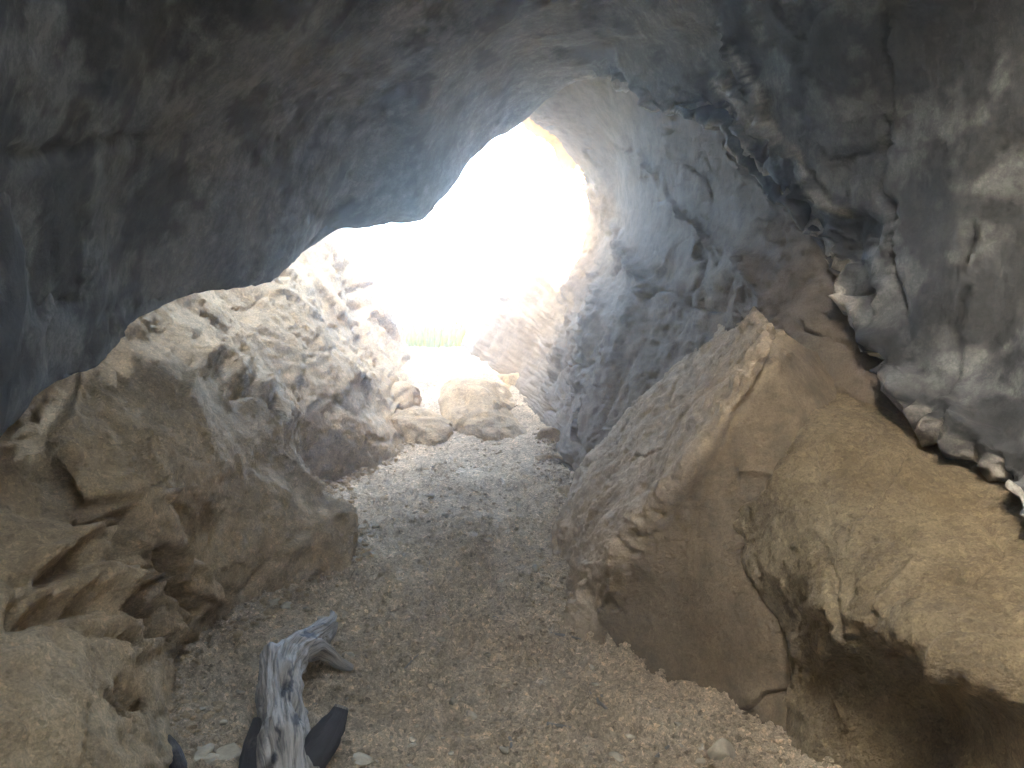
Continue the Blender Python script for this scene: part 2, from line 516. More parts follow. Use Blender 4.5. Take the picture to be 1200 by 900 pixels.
# ------------------------------------------------------------------ ceiling: overhanging slab, its lip runs from the left wall over the mouth and down along the right wall
CW = [  # lip, halfway, top
 (W(-5.0,1.6,0.6), W(-5.0,1.2,1.2), W(-4.5,0.9,2.2)),
 (W(-2.6,1.8,1.05), W(-2.5,1.5,1.5), W(-2.3,1.3,2.1)),
 (P(-150,600,2.0), P(-140,420,1.9), P(-120,150,1.8)),
 (P(-60,530,2.4), P(-60,360,2.25), P(-40,60,2.0)),
 (P(0,483,2.8), P(0,300,2.55), P(20,0,2.25)),
 (P(60,440,3.3), P(65,270,2.95), P(80,0,2.55)),
 (P(112,414,3.7), P(110,255,3.3), P(125,0,2.75)),
 (P(140,376,4.1), P(140,245,3.7), P(160,0,2.95)),
 (P(205,344,4.7), P(205,215,4.1), P(220,0,3.2)),
 (P(262,332,5.2), P(258,200,4.5), P(275,0,3.4)),
 (P(300,322,5.6), P(300,180,4.8), P(320,0,3.6)),
 (P(345,293,6.2), P(348,160,5.3), P(365,0,3.9)),
 (P(390,265,6.9), P(398,140,5.8), P(420,0,4.3)),
 (P(440,259,7.3), P(450,130,6.2), P(470,0,4.6)),
 (P(490,251,7.6), P(496,125,6.4), P(510,0,4.9)),
 (P(515,227,7.8), P(522,115,6.6), P(535,0,5.1)),
 (P(545,187,8.0), P(550,100,6.8), P(560,0,5.4)),
 (P(575,160,8.2), P(580,82,7.0), P(590,0,5.6)),
 (P(607,138,8.4), P(612,70,7.2), P(620,0,5.8)),
 (P(650,108,8.1), P(660,58,7.1), P(670,0,5.9)),
 (P(705,88,7.6), P(715,48,6.8), P(725,0,5.8)),
 (P(770,118,6.6), P(790,62,5.7), P(805,0,5.0)),
 (P(848,146,5.55), P(870,80,4.85), P(888,0,4.3)),
 (P(880,192,5.15), P(930,105,4.3), P(965,0,3.75)),
 (P(930,243,4.7), P(990,145,4.0), P(1040,0,3.4)),
 (P(975,292,4.3), P(1040,190,3.8), P(1100,0,3.2)),
 (P(1005,352,3.95), P(1080,250,3.55), P(1170,20,3.05)),
 (P(1045,432,3.6), P(1110,330,3.3), P(1210,120,2.95)),
 (P(1100,490,3.2), P(1150,410,3.2), P(1230,260,3.0)),
 (P(1180,562,2.8), P(1210,480,2.8), P(1260,380,2.7)),
 (P(1260,620,2.4), P(1280,540,2.4), P(1320,460,2.3)),
 (P(1400,720,1.9), P(1420,650,1.9), P(1450,560,1.8)),
 (W(2.6,1.6,0.7), W(2.6,1.4,1.0), W(2.5,1.2,1.4)),
 (W(4.5,1.6,0.2), W(4.5,1.4,0.6), W(4.4,1.2,1.0)),
]
rows = []
for k, (L, T1, T) in enumerate(CW):
    L, T1, T = map(np.array, (L, T1, T))
    t_ = min(max((k - 16) / 6, 0), 1); t_ = t_ * t_ * (3 - 2 * t_)
    mix = lambda a, b: L + np.array(a) * (1 - t_) + np.array(b) * t_
    o1 = mix((0.0, 0.28, 0.22), (0.05, 0.10, 0.04)); o2 = mix((-0.1, 0.35, 1.3), (0.5, 0.4, 0.4))
    o3 = mix((-0.3, -0.3, 4.0 if k < 13 else 3.0), (1.6, 0.2, 5.0))  # unseen upper face, raised to keep sun off the gully
    b1 = np.array((T[0], 1.6, T[2] + 0.05)); b2 = np.array((T[0] * 0.95, float(np.interp(T[0], [-1.5, -0.5, 0.4, 1.2, 2.0], [-1.1, -0.6, 0.8, 0.1, -1.8])), T[2] + 0.25))  # unseen roof edge behind the camera, gap shaped for fill light
    rows.append([o3, o2, o1, L, T1, T, b1, b2])
S = patch(rows, 900, 420)
N = normals(S, False)
if N[int(300 * RES), int(250 * RES), 2] > 0: N = -N
d = rock_relief(S, 0.04, 0.012, 0.016, 0.006, 0.0025, sdir=(0.6, -0.3, 0.9), sfreq=5.0, seed=500)
CF = [
 ('ridge', [(845,40),(862,75),(885,105),(898,145),(935,185),(945,215),(955,235),(990,252)], 0.025, 0.11),
 ('ridge', [(830,90),(868,130),(892,160)], 0.022, 0.09),
 ('bump', [(992,345),(1005,362),(1018,392)], 0.07, 0.10),
 ('bump', [(1052,440),(1062,462)], 0.05, 0.08),
 ('bump', [(1078,498),(1088,530)], 0.05, 0.10),
 ('bump', [(1110,480),(1122,498)], 0.04, 0.06),
 ('groove', [(1035,0),(1040,120),(1042,200),(1048,330),(1065,380)], 0.012, 0.05),
 ('groove', [(1135,330),(1118,390),(1120,430),(1110,470)], 0.012, 0.05),
 ('step', [(800,10),(850,55),(880,100),(900,150),(940,190),(952,230),(990,252),(1040,258)], 0.02, -0.10, 0.5),
 ('groove', [(800,180),(870,215),(910,250),(960,270)], 0.03, 0.04),
 ('groove', [(940,200),(1040,170),(1060,165)], 0.012, 0.03),
 ('groove', [(1130,290),(1150,292)], 0.07, 0.15),
 ('groove', [(0,180),(60,185),(100,165),(180,160)], 0.02, 0.03),
 ('groove', [(20,400),(60,360),(110,335)], 0.02, 0.03),
]
lipk = np.exp(-((np.linspace(0, 1, S.shape[1])[None, :] - np.interp(3, _params(np.transpose(np.array(rows), (1, 0, 2)), S.shape[1]), np.linspace(0, 1, S.shape[1]))) / 0.03) ** 2)
vv = S.reshape(-1, 3)
d1, d2, rv, vec = worley(vv * 5.5, 555)
jag = (0.05 * (rv - 0.5) + 0.018 * ridged(vv * 7, 3, 556) + 0.03 * fbm(vv * 14, 3, 557)).reshape(S.shape[:2])
right = sstep(0.4, 1.2, S[..., 0])
wob = np.stack([fbm(vv * 5 + 3, 3, 561), fbm(vv * 5 + 7, 3, 562), fbm(vv * 5 + 13, 3, 563)], 1).reshape(S.shape)
S = S + 0.10 * (lipk * right)[..., None] * wob
d = d + lipk * jag * (0.25 + 0.75 * right)
d = d + relief(S, N, CF)
S = S + N * d[..., None]
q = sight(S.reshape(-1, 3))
pale = np.zeros(len(q))  # painted highlight: rim and ridges tinted as if catching the mouth light
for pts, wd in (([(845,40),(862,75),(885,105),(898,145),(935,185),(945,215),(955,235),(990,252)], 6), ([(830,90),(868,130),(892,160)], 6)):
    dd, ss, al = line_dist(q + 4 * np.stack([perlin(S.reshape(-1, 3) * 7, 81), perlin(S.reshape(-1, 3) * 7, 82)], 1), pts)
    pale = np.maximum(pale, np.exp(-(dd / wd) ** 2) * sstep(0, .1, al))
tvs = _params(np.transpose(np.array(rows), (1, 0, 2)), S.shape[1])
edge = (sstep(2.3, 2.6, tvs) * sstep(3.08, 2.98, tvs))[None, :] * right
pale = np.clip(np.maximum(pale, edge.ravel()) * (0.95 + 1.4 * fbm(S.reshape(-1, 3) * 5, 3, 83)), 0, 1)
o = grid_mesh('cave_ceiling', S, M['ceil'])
o.data.attributes.new('baked_light_or_soot', 'FLOAT', 'POINT').data.foreach_set('value', np.ascontiguousarray(pale, np.float32))
v3 = S.reshape(-1, 3)                               # black smoke stains of old fires, in patches
so = 0.75 * sstep(-0.12, 0.16, fbm(v3 * np.array((1.6, 1.6, 2.2)), 5, 97, 0.62) + 0.16 * sstep(990, 1120, q[:, 0]) - 0.22 * sstep(900, 760, q[:, 0]) * sstep(120, 260, q[:, 0]))
so = so * (1 - pale)
o.data.attributes.new('soot', 'FLOAT', 'POINT').data.foreach_set('value', np.ascontiguousarray(so, np.float32))
tag(o, 'dark smoke stained rock ceiling overhanging the cave mouth', kind='structure')

# ------------------------------------------------------------------ right wall
RW = [
 [W(6,14.5,1.5), W(5.6,14.5,2.2), W(5.5,14.5,3), W(5.5,14.5,3.8), W(5.5,14.5,4.6), W(5.5,14.5,5.4), W(5,14.5,6.5), W(4,14.5,7.5)],
 [P(600,440,13), P(595,400,13), P(640,345,13), P(680,310,13), P(740,240,12.5), P(700,150,11.6), P(660,100,10.8), P(600,40,10.2)],
 [P(562,440,11.0), P(554,402,11.5), P(590,332,11.3), P(630,295,11.1), P(690,215,10.6), P(655,168,10.2), P(612,130,9.6), P(560,60,9.2)],
 [P(640,520,8.9), P(645,470,9.2), P(655,410,9.5), P(680,340,9.6), P(720,270,9.4), P(722,190,9.0), P(690,120,8.5), P(640,50,8.2)],
 [P(672,590,7.2), P(674,530,7.7), P(702,450,7.5), P(732,370,7.3), P(762,300,7.2), P(782,220,7.1), P(770,130,7.1), P(720,40,7.0)],
 [P(700,660,6.0), P(722,560,6.4), P(772,460,6.2), P(812,380,6.05), P(826,310,5.95), P(850,235,5.9), P(855,140,5.9), P(830,40,5.8)],
 [P(800,750,5.2), P(850,600,5.0), P(890,480,4.45), P(902,400,4.45), P(915,330,4.55), P(932,240,4.85), P(960,140,5.0), P(960,20,5.0)],
 [P(960,880,4.0), P(980,700,3.9), P(990,560,3.7), P(995,450,3.75), P(1002,380,3.98), P(1010,330,4.15), P(1050,220,4.3), P(1080,60,4.3)],
 [P(1150,1000,3.0), P(1150,800,3.1), P(1130,650,3.2), P(1110,540,3.3), P(1110,470,3.5), P(1120,400,3.8), P(1170,300,4.0), P(1260,100,4.0)],
 [W(1.9,1.5,-.4), W(2.0,1.5,.4), W(2.1,1.5,.9), W(2.2,1.5,1.3), W(2.5,1.5,1.7), W(2.8,1.5,2.2), W(3,1.5,2.9), W(3.2,1.5,3.6)],
 [W(1.9,-4,-.4), W(2.0,-4,.4), W(2.1,-4,.9), W(2.1,-4,1.3), W(2.1,-4,1.7), W(2.1,-4,2.2), W(2.2,-4,2.9), W(2.3,-4,3.6)],
]
S = patch(RW, 760, 460)
N = normals(S, False)
if N[int(380 * RES), int(200 * RES), 0] > 0: N = -N
q = sight(S.reshape(-1, 3))
dd, ss, al = line_dist(q + 22 * np.stack([fbm(S.reshape(-1, 3) * 2, 2, 91), fbm(S.reshape(-1, 3) * 2, 2, 92)], 1), [(560,60),(640,140),(692,215),(745,315),(800,345),(862,345),(905,400),(960,500),(1100,560)])
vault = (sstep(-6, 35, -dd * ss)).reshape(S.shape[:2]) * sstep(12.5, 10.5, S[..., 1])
d = rock_relief(S, 0.06, 0.022, 0.05, 0.018, 0.008, sdir=(0.8, 0.3, 0.5), sfreq=6.0, seed=700, smooth=vault * 0.75, streak=((0.5, -0.2, 0.9), 0.022, 7.0))
RF = [
 ('ridge', [(850,160),(858,185),(885,212),(915,238),(938,270),(965,305)], 0.016, 0.06),
 ('ridge', [(720,170),(755,182),(770,212)], 0.02, 0.05),
 ('ridge', [(785,235),(805,255),(825,280),(850,300)], 0.02, 0.06),
 ('ridge', [(690,215),(712,262),(738,310),(760,350)], 0.05, 0.10),
 ('step', [(725,175),(765,190),(790,240),(830,285),(850,330)], 0.03, 0.03, 0.4),
 ('ridge', [(660,300),(668,370),(650,430),(640,470)], 0.05, 0.10),
 ('ridge', [(700,330),(690,400),(680,460)], 0.05, 0.10),
 ('groove', [(820,275),(826,320),(815,360)], 0.03, 0.08),
 ('ridge', [(855,285),(880,310),(890,330),(878,345)], 0.02, 0.05),
 ('ridge', [(893,250),(898,270),(915,295),(918,325)], 0.015, 0.04),
 ('groove', [(918,240),(916,280),(914,300)], 0.012, 0.03),
 ('ridge', [(870,290),(900,350),(915,400),(930,450),(960,490)], 0.03, 0.08),
 ('groove', [(925,378),(965,385),(1000,400)], 0.012, 0.04),
 ('groove', [(970,460),(972,480)], 0.008, 0.03),
 ('groove', [(985,455),(988,478)], 0.008, 0.03),
]
d = d + relief(S, N, RF)
S = S + N * d[..., None]
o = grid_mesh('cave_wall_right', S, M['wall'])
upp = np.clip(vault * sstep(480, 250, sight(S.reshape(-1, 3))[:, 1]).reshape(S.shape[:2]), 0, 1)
o.data.attributes.new('baked_light_or_soot', 'FLOAT', 'POINT').data.foreach_set('value', np.ascontiguousarray(upp, np.float32).ravel())
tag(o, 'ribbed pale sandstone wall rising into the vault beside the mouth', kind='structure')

# ------------------------------------------------------------------ buttress: streaked lit flank and smooth front slab, its shade painted into the colour
E = [
 [P(880,330,6), P(875,345,5.6), P(885,360,4.7), P(900,375,3.95), P(915,385,3.9), P(935,400,3.9), P(955,410,4.0), P(980,420,4.3)],
 [P(860,366,6.4), P(850,370,6.0), P(866,385,4.7), P(888,402,3.55), P(905,420,3.5), P(925,445,3.5), P(950,465,3.55), P(985,480,3.7)],
 [P(790,438,6.8), P(780,438,6.4), P(806,455,4.8), P(840,472,3.62), P(868,492,3.52), P(905,515,3.45), P(940,535,3.4), P(980,550,3.5)],
 [P(735,496,7), P(722,498,6.6), P(752,530,5), P(788,548,3.72), P(828,582,3.6), P(875,610,3.45), P(920,630,3.32), P(970,640,3.42)],
 [P(690,566,6.8), P(678,576,6.2), P(700,605,5.1), P(732,624,4.0), P(785,672,3.8), P(850,710,3.5), P(915,730,3.28), P(960,740,3.35)],
 [P(670,645,6), P(658,650,5.6), P(668,680,5.05), P(688,705,4.45), P(748,757,4.05), P(830,800,3.62), P(905,830,3.25), P(960,830,3.15)],
 [P(655,720,5.5), P(648,725,5.2), P(655,745,4.8), P(672,770,4.4), P(730,822,4.0), P(815,885,3.52), P(900,930,3.1), P(960,940,2.95)],
 [P(655,820,5.5), P(648,825,5.2), P(655,845,4.8), P(672,870,4.4), P(730,930,4.0), P(815,1000,3.52), P(900,1060,3.1), P(960,1080,2.95)],
]
S = patch(E, 560, 520)
N = normals(S, False)
if N[int(280 * RES), int(400 * RES), 1] > 0: N = -N
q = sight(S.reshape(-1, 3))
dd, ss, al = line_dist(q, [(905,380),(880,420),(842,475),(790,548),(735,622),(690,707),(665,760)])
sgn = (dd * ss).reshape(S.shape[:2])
smooth = sstep(5, 40, -sgn)                       # front of the crest is smooth; the mask also paints its shade
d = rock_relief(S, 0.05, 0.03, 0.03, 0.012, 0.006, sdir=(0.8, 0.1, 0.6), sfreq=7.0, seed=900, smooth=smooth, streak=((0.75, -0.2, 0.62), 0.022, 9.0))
EF = [
 ('groove', [(825,846),(845,838),(870,828),(885,822),(908,813),(925,806)], 0.006, 0.03),
 ('groove', [(800,790),(808,765)], 0.006, 0.015),
 ('ridge', [(735,620),(726,680),(715,705)], 0.012, 0.05),
 ('ridge', [(700,655),(690,700),(672,730)], 0.012, 0.05),
 ('ridge', [(745,600),(735,640),(728,665)], 0.010, 0.04),
 ('ridge', [(860,556),(880,552),(900,553),(925,562)], 0.03, 0.03),
 ('groove', [(850,650),(865,642),(880,634),(900,640),(920,655)], 0.012, 0.015),
 ('groove', [(718,695),(724,715)], 0.02, 0.02),
 ('groove', [(905,395),(930,415)], 0.02, 0.03),
]
d = d + relief(S, N, EF, wob=3)
S = S + N * d[..., None]
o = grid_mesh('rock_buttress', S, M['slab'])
o.data.attributes.new('baked_light_or_soot', 'FLOAT', 'POINT').data.foreach_set('value', np.ascontiguousarray(smooth, np.float32).ravel())
tag(o, 'rock buttress with streaked lit flank and smooth front slab darkened by painted shade', kind='structure')

# ------------------------------------------------------------------ near bulge at the right with the hollow beneath it
F = [
 [P(950,465,4.0), P(990,475,3.8), P(1050,495,3.6), P(1110,525,3.35), P(1170,565,3.0), P(1240,605,2.65), P(1400,680,2.0)],
 [P(948,500,3.5), P(978,516,3.33), P(1040,540,3.12), P(1100,570,2.92), P(1160,600,2.72), P(1240,640,2.4), P(1400,720,1.85)],
 [P(895,590,3.42), P(925,572,3.2), P(1000,600,2.9), P(1080,630,2.65), P(1150,660,2.45), P(1240,690,2.2), P(1400,780,1.7)],
 [P(880,645,3.48), P(912,655,3.18), P(985,680,2.75), P(1070,690,2.45), P(1150,715,2.25), P(1240,750,2.05), P(1400,840,1.6)],
 [P(912,740,3.36), P(944,740,3.08), P(985,742,2.68), P(1060,742,2.32), P(1130,775,2.12), P(1240,830,1.92), P(1400,900,1.5)],
 [P(915,770,3.36), P(948,768,3.1), P(985,766,2.86), P(1055,772,2.6), P(1112,812,2.45), P(1185,850,2.15), P(1400,960,1.5)],
 [P(915,800,3.34), P(950,800,3.12), P(990,800,2.95), P(1060,815,2.72), P(1120,850,2.55), P(1180,890,2.2), P(1400,1050,1.5)],
 [P(915,860,3.3), P(945,860,3.0), P(990,860,2.88), P(1060,880,2.7), P(1130,930,2.45), P(1220,980,2.05), P(1400,1150,1.5)],
 [P(905,950,3.1), P(945,960,2.9), P(990,980,2.75), P(1060,1020,2.5), P(1130,1080,2.2), P(1220,1160,1.85), P(1400,1350,1.4)],
]
S = patch(F, 560, 460)
N = normals(S, False)
if N[int(200 * RES), int(230 * RES), 1] > 0: N = -N
q = sight(S.reshape(-1, 3))
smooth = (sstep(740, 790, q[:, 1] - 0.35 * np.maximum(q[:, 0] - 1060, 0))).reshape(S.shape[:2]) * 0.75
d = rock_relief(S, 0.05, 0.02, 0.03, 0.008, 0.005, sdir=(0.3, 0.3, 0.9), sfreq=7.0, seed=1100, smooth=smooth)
FF = [
 ('groove', [(1072,532),(1045,565),(1010,600),(990,640),(968,680),(950,720)], 0.009, 0.06),
 ('step', [(950,720),(968,680),(990,640),(1010,600),(1045,565),(1072,532)], 0.02, 0.05, 0.3),
 ('ridge', [(985,516),(945,545),(910,580),(880,605),(876,625)], 0.02, 0.05),
 ('ridge', [(1010,700),(1040,650),(1055,625)], 0.02, 0.02),
 ('ridge', [(1030,725),(1062,680),(1080,650)], 0.02, 0.03),
 ('groove', [(1045,620),(1075,640),(1110,645),(1160,640)], 0.02, 0.03),
 ('groove', [(1120,670),(1150,690),(1180,715)], 0.03, 0.03),
 ('bump', [(1115,768),(1118,772)], 0.03, 0.05),
 ('bump', [(992,738),(996,742)], 0.02, 0.04),
 ('ridge', [(1015,765),(1040,785),(1080,805),(1115,840),(1150,890),(1165,920)], 0.02, 0.08),
 ('groove', [(1010,785),(1050,800),(1090,825),(1130,870),(1150,905)], 0.02, 0.06),
 ('ridge', [(945,735),(942,770),(930,830)], 0.015, 0.04),
 ('ridge', [(968,750),(978,800),(1000,860)], 0.015, 0.04),
]
d = d + relief(S, N, FF, wob=3)
S = S + N * d[..., None]
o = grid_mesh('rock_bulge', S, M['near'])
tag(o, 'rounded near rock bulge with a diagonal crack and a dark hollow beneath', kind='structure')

# ------------------------------------------------------------------ back of the cave
B = [[W(x, -3.6 - 0.3 * math.sin(x), z) for x in np.linspace(-6, 6, 8)] for z in np.linspace(-0.6, 6.0, 8)]
S = patch(B, 80, 80)
N = normals(S, False)
S = S + N * rock_relief(S, 0.2, 0.1, 0.1, 0.02, 0.0, seed=1300)[..., None]
o = grid_mesh('cave_wall_back', S, M['sand'])
tag(o, 'rock wall at the back, below a sky gap added for fill light', kind='structure')

# ------------------------------------------------------------------ outside: ground and outer rock with sunlit orange in its colour
gy = np.concatenate([np.linspace(11.8, 40, 120), np.geomspace(41, 90, 20)])
gx = np.sinh(np.linspace(-2.5, 2.5, 160)) * 8
GY, GX = np.meshgrid(gy, gx, indexing='ij')
GZ = np.interp(GY, [11.8, 12.6, 14, 16, 20, 25, 90], [1.6, 1.95, 2.05, 2.3, 2.7, 2.9, 2.0])
GZ = GZ + 0.12 * fbm(np.stack([GX.ravel() * .5, GY.ravel() * .5, 0 * GX.ravel()], 1), 3, 1500).reshape(GX.shape)
m, nt, b = new_mat('dry_meadow')
pos = nt.nodes.new('ShaderNodeNewGeometry').outputs['Position']
nt.links.new(ramp(nt, noise_node(nt, pos, 1.5, 6), [(0.35, (0.30, 0.25, 0.13)), (0.6, (0.16, 0.19, 0.05))]), b.inputs['Base Color'])
b.inputs['Roughness'].default_value = 0.95
M['meadow'] = m
o = grid_mesh('ground', np.stack([GX, GY, GZ], 2), M['meadow'], flip=True)
tag(o, 'sunlit meadow ground outside the cave mouth', kind='structure')

OR = [
 [P(560,440,12.6), P(572,400,12.6), P(585,360,12.5), P(598,318,12.4), P(625,290,12.2), P(660,255,12.0), P(664,215,11.8), P(655,178,11.6), P(625,148,11.2), P(600,120,10.9)],
 [P(600,440,12.2), P(610,400,12.2), P(620,360,12.1), P(635,325,12.0), P(660,300,11.8), P(700,260,11.6), P(710,215,11.4), P(700,170,11.2), P(670,130,10.8), P(640,100,10.5)],
]
OR = [[(p[0] + 0.25, p[1] + 1.0, p[2]) for p in OR[0]]] + OR
S = patch(OR, 60, 200)
N = normals(S, False)
if N[int(30 * RES), int(100 * RES), 1] > 0: N = -N
S = S + N * rock_relief(S, 0.05, 0.04, 0.05, 0.02, 0.01, seed=1700)[..., None]
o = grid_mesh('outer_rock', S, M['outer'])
tag(o, 'rock edge outside the mouth with sun glow painted into its colour', kind='structure')

# ------------------------------------------------------------------ loose rocks
_ICO = {}
def ico(sub):
    if sub not in _ICO:
        import bmesh
        bm = bmesh.new()
        bmesh.ops.create_icosphere(bm, subdivisions=sub, radius=1)
        bm.verts.ensure_lookup_table()
        v = np.array([x.co[:] for x in bm.verts]); f = np.array([[a.index for a in p.verts] for p in bm.faces])
        bm.free()
        _ICO[sub] = (v, f)
    return _ICO[sub]

def rock_verts(sub, seed, rough=0.25, facets=9):
    """a broken stone: a ball cut by random planes, then roughened"""
    v, f = ico(sub)
    r = np.random.default_rng(seed)
    nrm = r.normal(size=(facets, 3)); nrm /= np.linalg.norm(nrm, axis=1)[:, None]
    off = r.uniform(0.5, 0.85, facets)
    k = np.full(len(v), 1.0)
    for n, o_ in zip(nrm, off):
        dn = v @ n
        k = np.minimum(k, np.where(dn > 1e-3, o_ / np.maximum(dn, 1e-3), 9))
    v = v * k[:, None]
    n = v / (np.linalg.norm(v, axis=1)[:, None] + 1e-9)
    v = v + n * (rough * 0.25 * fbm(v * 1.5 + seed, 4, seed)[:, None])
    return v, f

def rock(name, loc, size, seed, mat, rot=(0, 0, 0), sub=4, rough=0.25, facets=9):
    v, f = rock_verts(sub, seed, rough, facets)
    n = v / (np.linalg.norm(v, axis=1)[:, None] + 1e-9)
    v = v * np.array(size)
    if sub > 4:
        d = rock_relief(v[None] + seed * 3.1, 0.05, 0.035, 0.05, 0.02, 0.005, seed=seed + 2000, sfreq=6)[0]
        v = v + n * d[:, None]
    o = np_mesh(name, v, f, mat)
    o.location = loc; o.rotation_euler = rot
    return o

def on_floor(px, py):
    """the point of the floor met by a sight line"""
    Y = np.linspace(1.2, 13, 3000)
    x = (px - 600) / FPX * Y; z = CAM_Z - (py - 450) / FPX * Y
    fz = floor_z(x, Y)
    k = np.argmax(z < fz)
    return float(x[k]), float(Y[k]), float(fz[k])

BOULDERS = [
 # px, py (foot), size, seed, rot, name, label
 (578, 500, (0.85, 1.2, 0.55), 11, (0.3, 0.12, 0.15), 'boulder', 'broad flat topped boulder blocking the way up to the cave mouth'),
 (478, 510, (0.55, 0.7, 0.30), 12, (0.1, 0.1, 0.2), 'boulder', 'low rounded ledge rock where the left wall meets the far floor'),
 (470, 478, (0.40, 0.55, 0.26), 13, (0.15, 0.25, 0.6), 'boulder', 'sloping rock above the low ledge, against the left wall'),
 (610, 462, (0.75, 1.0, 0.45), 14, (0.3, -0.2, 0.2), 'boulder', 'pale sloping rock lying behind the flat topped boulder'),
 (664, 582, (0.13, 0.16, 0.10), 15, (0.1, 0.3, 0.3), 'rock', 'wedge shaped rock at the foot of the streaked buttress'),
 (672, 545, (0.20, 0.22, 0.17), 16, (0.2, 0.0, 1.0), 'rock', 'squarish dark rock against the right wall'),
 (648, 518, (0.20, 0.20, 0.13), 17, (0.0, 0.2, 0.4), 'rock', 'low rock between the flat topped boulder and the right wall'),
 (640, 540, (0.12, 0.14, 0.06), 18, (0.0, 0.0, 0.4), 'rock', 'thin flat rock bedded in the floor beside the squarish rock'),
 (850, 893, (0.062, 0.06, 0.055), 19, (0.2, 0.0, 0.4), 'stone', 'smooth round stone resting at the foot of the dark slab'),
 (316, 712, (0.075, 0.06, 0.04), 20, (0.2, 0.0, 0.4), 'stone', 'pale angular stone under the hollow of the left wall'),
 (334, 714, (0.06, 0.05, 0.03), 21, (0.2, 0.3, 1.4), 'stone', 'flat brown stone touching the pale angular stone'),
 (263, 893, (0.075, 0.06, 0.042), 22, (0.0, 0.1, 0.2), 'stone', 'flat slab of stone lying left of the driftwood'),
 (240, 897, (0.06, 0.05, 0.03), 23, (0.1, 0.1, 0.9), 'stone', 'dark flat stone beside the charred stump'),
 (433, 655, (0.06, 0.055, 0.035), 24, (0.1, 0.1, 0.9), 'stone', 'pale stone near the corner of the left block'),
 (432, 627, (0.05, 0.045, 0.02), 25, (0.1, 0.1, 0.9), 'stone', 'flat pale chip above the pale stone by the left block'),
 (552, 842, (0.03, 0.03, 0.02), 26, (0.1, 0.1, 0.9), 'stone', 'white pebble in the middle of the near floor'),
]
for px, py, sz, sd, rot, nm, lab in BOULDERS:
    x, y, z = on_floor(px, py)
    big = sz[0] > 0.3
    o = rock(nm, (x, y + sz[1] * 0.6, z + sz[2] * (0.25 if not big else 0.02)), sz, sd, M['sand'] if nm != 'stone' else M['stone'], rot, 6 if big else 4, 0.35 if nm != 'stone' else 0.2, 8 if nm == 'boulder' else 10)
    if nm == 'stone' and sd == 19:
        pass
    tag(o, lab, nm)

# scattered stones: each a thing, all alike
STONE_SHAPES = []
for k in range(8):
    v, f = rock_verts(2, 60 + k, 0.3, 8)
    me = np_mesh('stone_shape', v, f, M['stone'])
    STONE_SHAPES.append(me.data)
    bpy.data.objects.remove(me)
r_ = random.Random(5)
FLOOR_AREA = [(190,860),(230,760),(330,715),(410,650),(400,590),(480,530),(500,505),(625,505),(655,560),(640,640),(650,740),(740,800),(830,870),(880,900),(230,900)]
def inside(p, poly):
    c = False
    for k in range(len(poly)):
        (x0, y0), (x1, y1) = poly[k - 1], poly[k]
        if (y0 > p[1]) != (y1 > p[1]) and p[0] < (x1 - x0) * (p[1] - y0) / (y1 - y0) + x0:
            c = not c
    return c
n_st = 0
while n_st < 150:
    px, py = r_.uniform(190, 900), 905 - 390 * r_.random() ** 1.4
    if not inside((px, py), FLOOR_AREA):
        continue
    x, y, z = on_floor(px, py)
    s_ = 0.009 + 0.034 * r_.random() ** 3.2
    o = bpy.data.objects.new('stone', STONE_SHAPES[r_.randrange(8)])
    COL.objects.link(o)
    o.location = (x, y, z + s_ * 0.3)
    o.scale = (s_ * r_.uniform(.9, 1.5), s_ * r_.uniform(.8, 1.2), s_ * r_.uniform(.45, .8))
    o.rotation_euler = (r_.uniform(-.3, .3), r_.uniform(-.3, .3), r_.uniform(0, 6.28))
    tag(o, 'small pale stone chip lying loose on the dirt floor', 'stone', 'stone chips scattered on the dirt floor')
    n_st += 1

# crumbled earth: far too many to count
def crumbs(name, n, smin, smax, seed, mat, area_y=(2.4, 9.5)):
    r = np.random.default_rng(seed)
    pts = []
    v0 = [rock_verts(1, 80 + k, 0.4, 6) for k in range(6)]
    inv = r.uniform(1 / area_y[1], 1 / area_y[0], n * 2)
    y = 1 / inv
    x = r.uniform(-1.9, 1.5, n * 2)
    keep = perlin(np.stack([x * 2.2, y * 2.2, 0 * x], 1), 400) + r.uniform(-.5, .5, n * 2) > 0
    x, y = x[keep][:n], y[keep][:n]
    z = floor_z(x, y, True)
    V, Fc, off = [], [], 0
    sz = smin + (smax - smin) * r.random(len(x)) ** 4
    for k in range(len(x)):
        vv, ff = v0[k % 6]
        a = r.uniform(0, 6.28); ca, sa = math.cos(a), math.sin(a)
        w = vv * sz[k] * np.array((r.uniform(.8, 1.3), r.uniform(.8, 1.2), r.uniform(.5, .9)))
        w = np.stack([w[:, 0] * ca - w[:, 1] * sa, w[:, 0] * sa + w[:, 1] * ca, w[:, 2]], 1) + (x[k], y[k], z[k] + sz[k] * 0.2)
        V.append(w); Fc.append(ff + off); off += len(w)
    o = np_mesh(name, np.concatenate(V), np.concatenate(Fc), mat, smooth=False)
    return o
